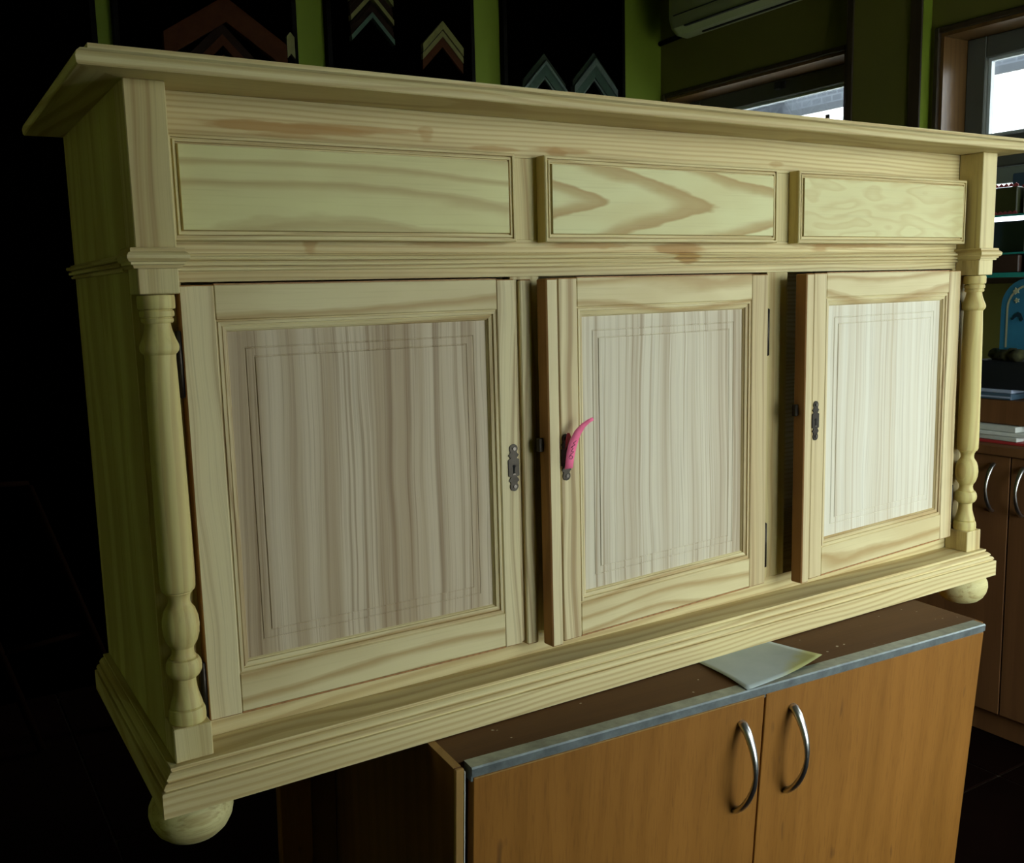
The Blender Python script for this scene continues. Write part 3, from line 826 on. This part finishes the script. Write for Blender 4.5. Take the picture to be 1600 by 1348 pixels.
# pink paper strip tied to the key plate of the middle door
a2 = R(3.7)
def dw(x, y, z):                                            # middle-door local -> world
    return (1.012 + x * math.cos(a2) - y * math.sin(a2), .028 + x * math.sin(a2) + y * math.cos(a2), z)
tagp = dw(-.4405, -.004, .352)
tg = MB()
cl = [(-.0005, -.0032, -.008, .0072), (.0000, -.0050, .004, .0076), (.0010, -.0075, .018, .0082), (.0030, -.0110, .032, .0085), (.0075, -.0150, .045, .0075),
      (.0145, -.0190, .055, .0050), (.0225, -.0220, .061, .0035), (.0290, -.0240, .064, .0028)]
vv, ff = [], []
for i, (x, y, z, hw) in enumerate(cl):
    k = i / (len(cl) - 1)
    nx, nz = (1, 0) if i < 4 else (1 - .55 * k, -.8 * k)
    for e in (0, .0006):
        vv += [(x - hw * nx, y + e, z - hw * nz), (x + hw * nx, y + e, z + hw * nz)]
for i in range(len(cl) - 1):
    a, b = i * 4, i * 4 + 4
    ff += [(a, a + 1, b + 1, b), (a + 3, a + 2, b + 2, b + 3), (a, b, b + 2, a + 2), (a + 1, a + 3, b + 3, b + 1)]
ff += [(0, 2, 3, 1), (len(vv) - 4, len(vv) - 3, len(vv) - 1, len(vv) - 2)]
tg.add(vv, ff, M['pink'], True)
tago = tg.build('paper_tag', None, (0, 0, 0), tagp, a2)
tag(tago, 'pink paper strip with handwriting hanging on the middle door of the sideboard', 'paper tag')
ft = MB(); ft.prism([(-.0075, .020), (-.0060, .036), (-.0030, .0445), (.0015, .0440), (.0040, .038), (-.001, .030)], -.0042, -.0036, M['fold_shade'])
tag(ft.build('folded_end', tago), 'fold of the paper strip, its shade coloured in dark red')
wr = MB()
seq = [(-.003, .007), (.002, .006), (.003, .010), (-.002, .012), (-.004, .009), (.000, .014), (.004, .017), (-.001, .018), (.002, .022), (-.002, .024), (.005, .027), (.001, .030), (.006, .033)]
for (p_, q_) in zip(seq[:-1], seq[1:]):
    def yy(z): return -.0050 - (z - .004) * .215 - .0004
    wr.tube([(p_[0] + .0012, yy(p_[1]), p_[1]), (q_[0] + .0012, yy(q_[1]), q_[1])], [.00035, .00035], M['ink'], 5, up=Vector((0, 1, .3)))
tag(wr.build('handwriting', tago), 'dark handwritten scrawl')

# ================================================================== LOW CABINET UNDER THE SIDEBOARD
TH = R(-3.54)
LO = (.3363, -.1166)
ltop = -.0015
H = FZ - ltop
lc = thing('low_cabinet', 'low beech-veneer cabinet with two curved handles and a metal-edged brown top, carrying the sideboard', 'cabinet', (LO[0], LO[1], FZ), TH)
SK = 0.082                                                   # the old cabinet rakes back towards the floor
def L(mb, name, parent=lc):
    mb.v = [(x, y + SK * (-z), z - FZ) for x, y, z in mb.v]
    return mb.build(name, parent)
LD = .72
L(MB().box(-.010, 1.016, .024, LD, ltop - .020, ltop, M['worktop'], .001), 'top_panel')
ms = MB()
ms.prism([(-.0015, ltop - .0115), (-.0015, ltop - .0012), (.0005, ltop + .0009), (.0235, ltop + .0009), (.0235, ltop - .020), (.0015, ltop - .020), (.0015, ltop - .0115)], .000, 1.0060, M['alu'], 'X')
L(ms, 'metal_edge')
L(MB().box(.0005, 1.0055, .0022, .008, ltop - .0147, ltop - .0116, M['black_hole']), 'gap_shade_strip')  # black strip painted in for the shade below the metal edge
sp_ = MB(); sp_.box(-.020, -.010, .010, LD, FZ + .002, ltop, M['brown_cab'], .001)
spo = L(sp_, 'side_panel')
L(MB().box(-.0205, -.0085, .004, .0105, FZ + .002, ltop, M['beech_edge'], .001), 'edge_band', spo)
L(MB().box(-.0082, -.0072, .0035, .010, FZ + .002, ltop - .004, M['page']), 'pale_edge_line', spo)
L(MB().box(-.0205, -.0095, .012, LD, ltop - .0005, ltop + .0006, M['beech_edge']), 'top_edge_band', spo)
L(MB().box(-.068, -.0205, .50, .52, FZ + .002, ltop - .001, M['brown_cab'], .002), 'rear_panel')
L(MB().box(-.124, -.068, .490, .515, FZ + .002, ltop - .001, M['beech'], .002), 'rear_stile')
L(MB().box(1.004, 1.016, .010, LD, FZ + .002, ltop - .0005, M['beech'], .001), 'side_panel')
L(MB().box(-.010, 1.004, LD - .012, LD, FZ + .002, ltop - .02, M['brown_cab']), 'back_panel')
L(MB().box(-.010, 1.004, .06, LD, FZ + .002, FZ + .09, M['brown_cab']), 'base_panel')
def bow_handle(x, zt, zb, s):
    """arched bar pull, thick at both feet"""
    m = MB(); pts, rad = [], []
    n = 18
    for i in range(n + 1):
        t = i / n
        z = zt + (zb - zt) * t
        bow = math.sin(math.pi * t) ** .75
        y = -.004 - .034 * bow
        pts.append((x, y, z))
        e = abs(t - .5) * 2
        rad.append((.0042 + .0036 * e, .0032 + .0022 * e))
    pts = [(x, .002, zt + .001)] + pts + [(x, .002, zb - .001)]
    rad = [rad[0]] + rad + [rad[-1]]
    m.tube(pts, rad, M['nickel'], 12, up=Vector((1, 0, 0)))
    return m
for (a, b, hx, zt, zb) in ((.0030, .4965, .4525, -.0530, -.1960), (.4995, 1.0060, .5555, -.0500, -.1920)):
    dd = MB(); dd.box(a, b, .0002, .018, FZ + .09, ltop - .0145, M['beech'], .0010)
    if a < .1: dd.box(a + .001, b - .001, -.0002, .004, ltop - .0165, ltop - .0148, M['beech_edge'])
    do = L(dd, 'door')
    L(bow_handle(hx, zt, zb, 1), 'handle', do)

# sheet of abrasive paper lying on the low cabinet, one corner curled
pm = MB(); nu, nv = 16, 12
U0, U1, V0, V1 = .470, .628, .000, .150
vs, fs = [], []
for side in (0, 1):
    for j in range(nv + 1):
        for i in range(nu + 1):
            u, v = i / nu, j / nv
            x = U0 + (U1 - U0) * u - .010 * (1 - v) * (1 - u) + .014 * (1 - v) * u
            y = V0 + (V1 - V0) * v + .022 * u * (1 - v) ** 1.5 + .006 * u * u * (1 - v)
            z = .0004 + .0105 * max(0, u - .45) ** 1.6 * (1 - v) ** 1.3 * 2.2 + .006 * (1 - u) ** 2.5 * math.sin(math.pi * min(1, (1 - v) * 1.0)) * (1 - v) * (v < .97)
            if v > .72: z = .0003 + (z - .0003) * max(0, (1 - v) / .28) ** 2
            vs.append((x - .47, y, z + .0004 * side))
n1 = (nu + 1) * (nv + 1)
for j in range(nv):
    for i in range(nu):
        a = j * (nu + 1) + i
        fs.append((a, a + nu + 1, a + nu + 2, a + 1)); b = a + n1
        fs.append((b, b + 1, b + nu + 2, b + nu + 1))
rim = [i for i in range(nu + 1)] + [(j + 1) * (nu + 1) - 1 for j in range(1, nv + 1)] + [nv * (nu + 1) + i for i in range(nu - 1, -1, -1)] + [j * (nu + 1) for j in range(nv - 1, 0, -1)]
for a, b in zip(rim, rim[1:] + rim[:1]): fs.append((a, b, b + n1, a + n1))
pm.add(vs, fs, M['paper'], True)
ox, oy = LO[0] + .47 * math.cos(TH), LO[1] + .47 * math.sin(TH)
tag(pm.build('paper_sheet', None, (0, 0, 0), (ox, oy, ltop + .0008), TH), 'grey sheet of paper with a curled yellowed corner on the low cabinet', 'paper')

# ================================================================== BACK WALL: boards with frame corner samples
BF = BY - .035
def board(x0, x1, label):
    o = thing('display_board', label, 'display board', ((x0 + x1) / 2, BY - .018, FZ), 0, 'black sample boards on the back wall')
    off = ((x0 + x1) / 2, BY - .018, FZ)
    MB().box(x0 + .02, x1 - .02, BF, BY - .001, FZ, 1.98, M['black_felt']).build('cloth_panel', o, off)
    r = MB()
    r.box(x0, x0 + .02, BF, BY - .001, FZ, 2.0, M['black_rim'], .002); r.box(x1 - .02, x1, BF, BY - .001, FZ, 2.0, M['black_rim'], .002)
    r.box(x0 + .02, x1 - .02, BF, BY - .001, 1.98, 2.0, M['black_rim'], .002)
    r.build('rim', o, off)
board(-1.02, -.32, 'black sample board in the dark at the far left of the back wall')
board(-.26, .446, 'black sample board left of the narrow green wall strip')
board(.500, 1.166, 'black sample board carrying the large brown frame corners')
board(1.286, 1.948, 'black sample board carrying the stacked striped frame corners')
board(2.090, 2.756, 'black sample board carrying the two silver frame corners')

def chevron(ax, az, arm, half, bands, depth, label, ang=45, cut='V', y=None, loc_label=None):
    """mitred frame corner hung point up: apex (ax, az); bands = [(from, to, material, height)] measured inward"""
    y = BF - .0004 if y is None else y
    root = thing('frame_corner', label, 'frame corner', (ax, y, az - arm), 0, 'frame corner samples on the boards')
    off = (ax, y, az - arm)
    t = math.tan(R(ang))
    for s in (-1, 1):
        m = MB()
        for (f, g, mat, hgt) in bands:
            # vertical offset of a line parallel to the arm at inward distance d
            df, dg = f / math.cos(R(ang)), g / math.cos(R(ang))
            if cut == 'V': pts = [(ax, az - df), (ax + s * half, az - df - half * t), (ax + s * half, az - dg - half * t), (ax, az - dg)]
            else:
                zc = az - arm
                pts = [(ax, az - df), (ax + s * (arm - df) / t, zc), (ax + s * (arm - dg) / t, zc), (ax, az - dg)]
            m.prism(pts, y - hgt, y, mat)
        m.build('frame_limb', root, off)
    return root
G, D_, T, SV, SH, BR, UM_ = (M[k] for k in ('fr_gold', 'fr_dark', 'fr_teal', 'fr_silver', 'fr_green', 'fr_brown', 'fr_dark'))
chevron(.885, 1.680, .16, .225, [(0, .075, BR, .03)], .03, 'wide brown frame corner, uppermost on the board nearest the left', 33)
chevron(.870, 1.590, .2, .15, [(0, .03, D_, .02), (.03, .058, BR, .025)], .03, 'umber and brown frame corner under the wide brown one', 45)
chevron(.872, 1.478, .2, .10, [(0, .05, BR, .02)], .03, 'plain brown frame corner half hidden behind the sideboard top', 45)
chevron(1.130, 1.585, .1, .015, [(0, .05, G, .02)], .03, 'small pale gold moulding end beside the wide brown corner', 50)
for k, (dz, lab) in enumerate(((0, 'lowest of the stacked striped frame corners'), (.075, 'middle one of the stacked striped frame corners'), (.148, 'upper one of the stacked striped frame corners'))):
    chevron(1.470, 1.742 + dz, .2, .092, [(0, .010, D_, .012), (.010, .032, D_, .018), (.032, .046, T if k == 0 else G, .026)], .03, lab, 46)
chevron(1.785, 1.700, .2, .094, [(0, .022, G, .022), (.022, .026, D_, .012), (.026, .042, G, .018), (.042, .070, BR, .014)], .03,
        'gold and brown banded frame corner on the second board', 46)
chevron(2.290, 1.625, .2, .115, [(0, .022, SH, .012), (.022, .032, SV, .030), (.032, .066, T, .022), (.066, .074, SV, .016)], .03, 'narrow silver frame corner, left of the silver pair', 47)
chevron(2.562, 1.655, .2, .122, [(0, .018, SH, .014), (.018, .040, SV, .032), (.040, .075, T, .024), (.075, .084, SV, .016)], .03, 'broad silver frame corner, right of the silver pair', 47)

# dim wooden stretcher frame leaning in the dark on the left
fr = thing('leaning_frame', 'dark wooden frame leaning in the shadow left of the sideboard', 'wooden frame', (.20, 2.25, FZ))
def bar(p, q, r=.018):
    m = MB(); m.tube([p, q], [(r, r * .7), (r, r * .7)], M['dim_wood'], 4, up=Vector((0, 1, 0)))
    return m
bar((-.20, 2.45, .02 - FZ + FZ), (.02, 2.10, FZ + .01)).build('frame_rail', fr, (.20, 2.25, FZ))
bar((.09, 2.50, -.02), (.30, 2.15, FZ + .01)).build('frame_rail', fr, (.20, 2.25, FZ))
bar((-.20, 2.45, .02), (.09, 2.50, -.01), .014).build('cross_bar', fr, (.20, 2.25, FZ))
bar((-.06, 2.228, -.50), (.205, 2.30, -.50), .014).build('cross_bar', fr, (.20, 2.25, FZ))

# ================================================================== AIR CONDITIONER AND PIPE
aco = (2.9, 1.93, 1.70)
ac = thing('air_conditioner', 'off-white wall air conditioner above the first window', 'air conditioner', aco)
def ac_sec(x_in):
    return [(WX, 1.735), (WX - .09, 1.700), (WX - .150, 1.705), (WX - .185, 1.730), (WX - .200, 1.770), (WX - .200, 1.930), (WX - .175, 1.975), (WX, 1.985)]
m = MB(); sec = ac_sec(0)
Y0, Y1 = 1.55, 2.36
stations = [(Y0, .9), (Y0 + .02, 1.0), (Y1 - .05, 1.0), (Y1 - .02, .96), (Y1, .86)]
vs, fs = [], []
for (yy_, sc) in stations:
    for (x, z) in sec: vs.append((WX - (WX - x) * sc, yy_, 1.84 + (z - 1.84) * (sc * .5 + .5)))
n = len(sec)
for i in range(len(stations) - 1):
    for j in range(n): fs.append((i * n + j, i * n + (j + 1) % n, (i + 1) * n + (j + 1) % n, (i + 1) * n + j))
fs += [tuple(range(n)), tuple((len(stations) - 1) * n + j for j in range(n - 1, -1, -1))]
m.add(vs, fs, M['ac'])
smooth_by_angle(m.build('casing', ac, aco), 30)
MB().box(WX - .195, WX - .182, Y0 + .03, Y1 - .12, 1.722, 1.728, M['slot']).build('louvre_slot', ac, aco)
MB().box(WX - .125, WX - .115, Y0 + .03, Y1 - .16, 1.696, 1.702, M['slot']).build('louvre_slot', ac, aco)
MB().box(WX - .204, WX - .198, Y0 + .02, Y1 - .06, 1.775, 1.779, M['slot']).build('panel_joint', ac, aco)
pp = MB(); pp.tube([(WX - .014, 2.61, 1.745), (WX - .014, 2.40, 1.752), (WX - .014, 2.33, 1.765)], [.012, .012, .012], M['black_rim'], 8, up=Vector((1, 0, 0)))
tag(pp.build('pipe'), 'dark pipe running from the room corner to the air conditioner', 'pipe')

# ================================================================== CABINETS AND DISPLAY UNDER THE SECOND WINDOW
CX, CT = 2.50, .107
def base_cab(y0, y1, label):
    off = (CX + .25, (y0 + y1) / 2, FZ)
    o = thing('base_cabinet', label, 'cabinet', off, 0, 'brown base cabinets along the window wall')
    MB().box(CX + .02, WX - .002, y0 + .001, y1 - .001, FZ + .002, CT - .028, M['brown_cab'], .001).build('carcass', o, off)
    ym = (y0 + y1) / 2
    for (a, b, hy) in ((ym + .002, y1 - .003, ym + .052), (y0 + .003, ym - .002, ym - .040)):
        d = MB().box(CX, CX + .018, a, b, FZ + .08, CT - .030, M['brown_cab'], .0015).build('door', o, off)
        h = bow_handle(0, .050, -.090, 1)
        h.v = [(CX + y, hy + x, z) for x, y, z in h.v]
        h.build('handle', d, off)
    return o
base_cab(.480 - .46, .480 + .46, 'brown two-door cabinet right of the sideboard, under the blue tray')
base_cab(.02 - .92, .02, 'brown two-door cabinet nearest the camera along the window wall')
tag(MB().box(CX - .012, WX - .002, -.90, .94, CT - .027, CT, M['brown_cab'], .002).build('worktop'), 'brown worktop running over the cabinets along the window wall', 'worktop')

def shelf(z, t, x0, y0, y1, label):
    o = MB(); o.box(x0 + .002, 2.93, y0, y1, z - t, z, M['glass_shelf'])
    ob_ = o.build('glass_shelf'); tag(ob_, label, 'glass shelf', 'green glass shelves before the second window')
    MB().box(x0, x0 + .002, y0, y1, z - t, z, M['glass_edge']).build('front_edge', ob_)
    return ob_
shelf(.7850, .006, 2.58, .10, .72, 'topmost green glass shelf, under the scalloped tin')
shelf(.6740, .006, 2.58, .10, .72, 'middle green glass shelf, just above the dark brown box')
shelf(.6150, .014, 2.56, .10, .72, 'lowest and thickest green glass shelf, above the blue tray')
so = (2.75, .40, CT)
st = thing('shelf_stand', 'dark metal uprights holding the glass shelves on the worktop', 'shelf stand', so)
for (x, y) in ((2.938, .705), (2.938, .115)):
    MB().box(x - .006, x + .006, y - .006, y + .006, CT, .80 if x > 2.7 else .80, M['slot'], .001).build('upright', st, so)

def on_box(name, label, cat, x0, x1, y0, y1, z0, z1, mat, bev=.003, group=None):
    cx, cy = (x0 + x1) / 2, (y0 + y1) / 2
    return tag(MB().box(x0 - cx, x1 - cx, y0 - cy, y1 - cy, 0, z1 - z0, mat, bev).build(name, None, (0, 0, 0), (cx, cy, z0)), label, cat, group)
# scalloped tin on the top shelf
to = (2.66, .62, .785)
tin = thing('tin_box', 'dark olive tin with red scalloped rims on the top glass shelf', 'tin', to)
MB().box(2.60, 2.72, .560, .690, .786, .866, M['leaf_green'], .003).build('body', tin, to)
for zz, up in ((.866, 1), (.786, 1)):
    for k in range(9):
        y = .5635 + k * .0154
        t_ = MB(); t_.prism([(y - .0075, zz), (y + .0075, zz), (y + .006, zz + .006), (y, zz + .010), (y - .006, zz + .006)], 2.5965, 2.5995, M['red_trim'], 'X')
        t_.build('scallop', tin, to)
cb = on_box('card_box', 'cream box with a red rim beside the scalloped tin', 'box', 2.61, 2.73, .38, .548, .785, .862, M['cream'])
MB().box(-.063, .063, -.087, .087, .077, .084, M['red_trim'], .001).build('rim', cb)
on_box('bright_window_card', 'white card on the middle glass shelf, added for the bright window behind', 'carton', 2.60, 2.74, .36, .535, .674, .768, M['white'])  # added white card for the bright window seen through the glass shelves
on_box('window_frame_card', 'slate blue card on the middle glass shelf, added for the window frame behind', 'folder', 2.66, 2.70, .545, .690, .674, .770, M['slate'])  # added blue card in place of the window frame seen through the shelves
on_box('slate_board', 'slate blue board standing behind the scalloped tin', 'board', 2.80, 2.815, .42, .70, .785, .925, M['slate'])
on_box('brown_casket', 'dark brown box squeezed between the two lower glass shelves', 'box', 2.57, 2.72, .528, .695, .615, .667, M['brown_box'])
on_box('grey_carton', 'pale grey carton beside the dark brown box on the lowest shelf', 'carton', 2.58, 2.74, .36, .518, .615, .666, M['white'])
# blue tray with rounded top standing under the lowest shelf
bo_ = (2.66, .45, .385)
bt = thing('painted_tray', 'blue painted tray with cream line and flowers standing upright under the glass shelves', 'tray', bo_)
def arch(y0, y1, z0, z1, r, n=8):
    pts = [(y0, z0), (y1, z0)]
    pts += [(y1 - r + r * math.cos(R(90 * i / n)) , z1 - r + r * math.sin(R(90 * i / n))) for i in range(n + 1)]
    pts += [(y0 + r - r * math.sin(R(90 * i / n)), z1 - r + r * math.cos(R(90 * i / n))) for i in range(n + 1)]
    return pts
lean = .10
MB().prism(arch(.30, .594, .385, .598, .085), 2.600, 2.618, M['blue'], 'X').build('board', bt, bo_)
outer, inner = arch(.318, .576, .392, .580, .072), arch(.324, .570, .392, .574, .067)
m = MB(); v_ = [(2.5985, y, z) for y, z in outer] + [(2.5985, y, z) for y, z in inner]; n = len(outer)
m.add(v_, [(i, (i + 1) % n, n + (i + 1) % n, n + i) for i in range(1, n)], M['cream_line']); m.v = [(x, y, z) for x, y, z in m.v]
m.build('painted_line', bt, bo_)
for (y, z, r) in ((.548, .560, .010), (.545, .532, .008), (.50, .555, .010), (.40, .55, .010)):
    MB().prism([(y + r * (1 + .35 * math.cos(5 * t)) * math.cos(t) * .8, z + r * (1 + .35 * math.cos(5 * t)) * math.sin(t) * .8) for t in [i * .314 for i in range(20)]], 2.5975, 2.600, M['cream_line'], 'X').build('painted_flower', bt, bo_)
MB().prism([(.560, .478), (.548, .490), (.540, .498), (.530, .494), (.522, .476), (.528, .470), (.536, .486), (.546, .482), (.556, .474)], 2.5975, 2.600, M['blue_dark'], 'X').build('painted_bird', bt, bo_)
# things on the worktop
on_box('black_case', 'black box on the worktop supporting the blue tray', 'box', 2.565, 2.80, .24, .66, .268, .352, M['black_box'])
ms_ = MB()
rnd = random.Random(3)
for i in range(26):
    a = i / 25
    y = .26 + .36 * a; r = .016 + rnd.random() * .010
    ms_.lathe([(r * .4, 0), (r, r * .5), (r * .9, r * 1.1), (r * .4, r * 1.5)], rnd.uniform(-.03, .03), y - .44, M['moss'], 8)
tag(ms_.build('moss_garland', None, (0, 0, 0), (2.600, .44, .352)), 'dry mossy garland lying in front of the blue tray', 'garland')
on_box('thin_book', 'pale blue thin book on top of the brown box', 'book', 2.560, 2.76, .524, .70, .2565, .2675, M['book_blue'], .002)
on_box('thin_book', 'dark blue thin book with pale edge under the pale blue one', 'book', 2.556, 2.76, .522, .71, .2375, .2560, M['slate'], .002)
MB().box(2.5545, 2.70, .526, .705, .2430, .2480, M['book_blue']).build('page_block', bpy.data.objects['thin_book.001'], ((2.556 + 2.76) / 2, (.522 + .71) / 2, .2375))
on_box('brown_box', 'flat brown wooden box on the stack of papers', 'box', 2.560, 2.82, .30, .69, .163, .2365, M['brown_cab'])
zz = CT
for k, (h, mat, y0, lab) in enumerate(((.010, 'red_cover', .455, 'red-covered booklet at the bottom of the paper stack'), (.014, 'page', .480, 'lower white magazine in the stack under the brown box'),
                                       (.013, 'page', .470, 'middle white magazine in the stack under the brown box'), (.018, 'page', .490, 'uppermost white magazine in the stack under the brown box'))):
    o = on_box('magazine', lab, 'magazine', 2.535 + .006 * (k % 2), 2.80, y0, .70, zz, zz + h - .001, M[mat], .0015)
    o.rotation_euler.z = R((2.0, -3.0, 2.5, -1.5)[k])
    zz += h
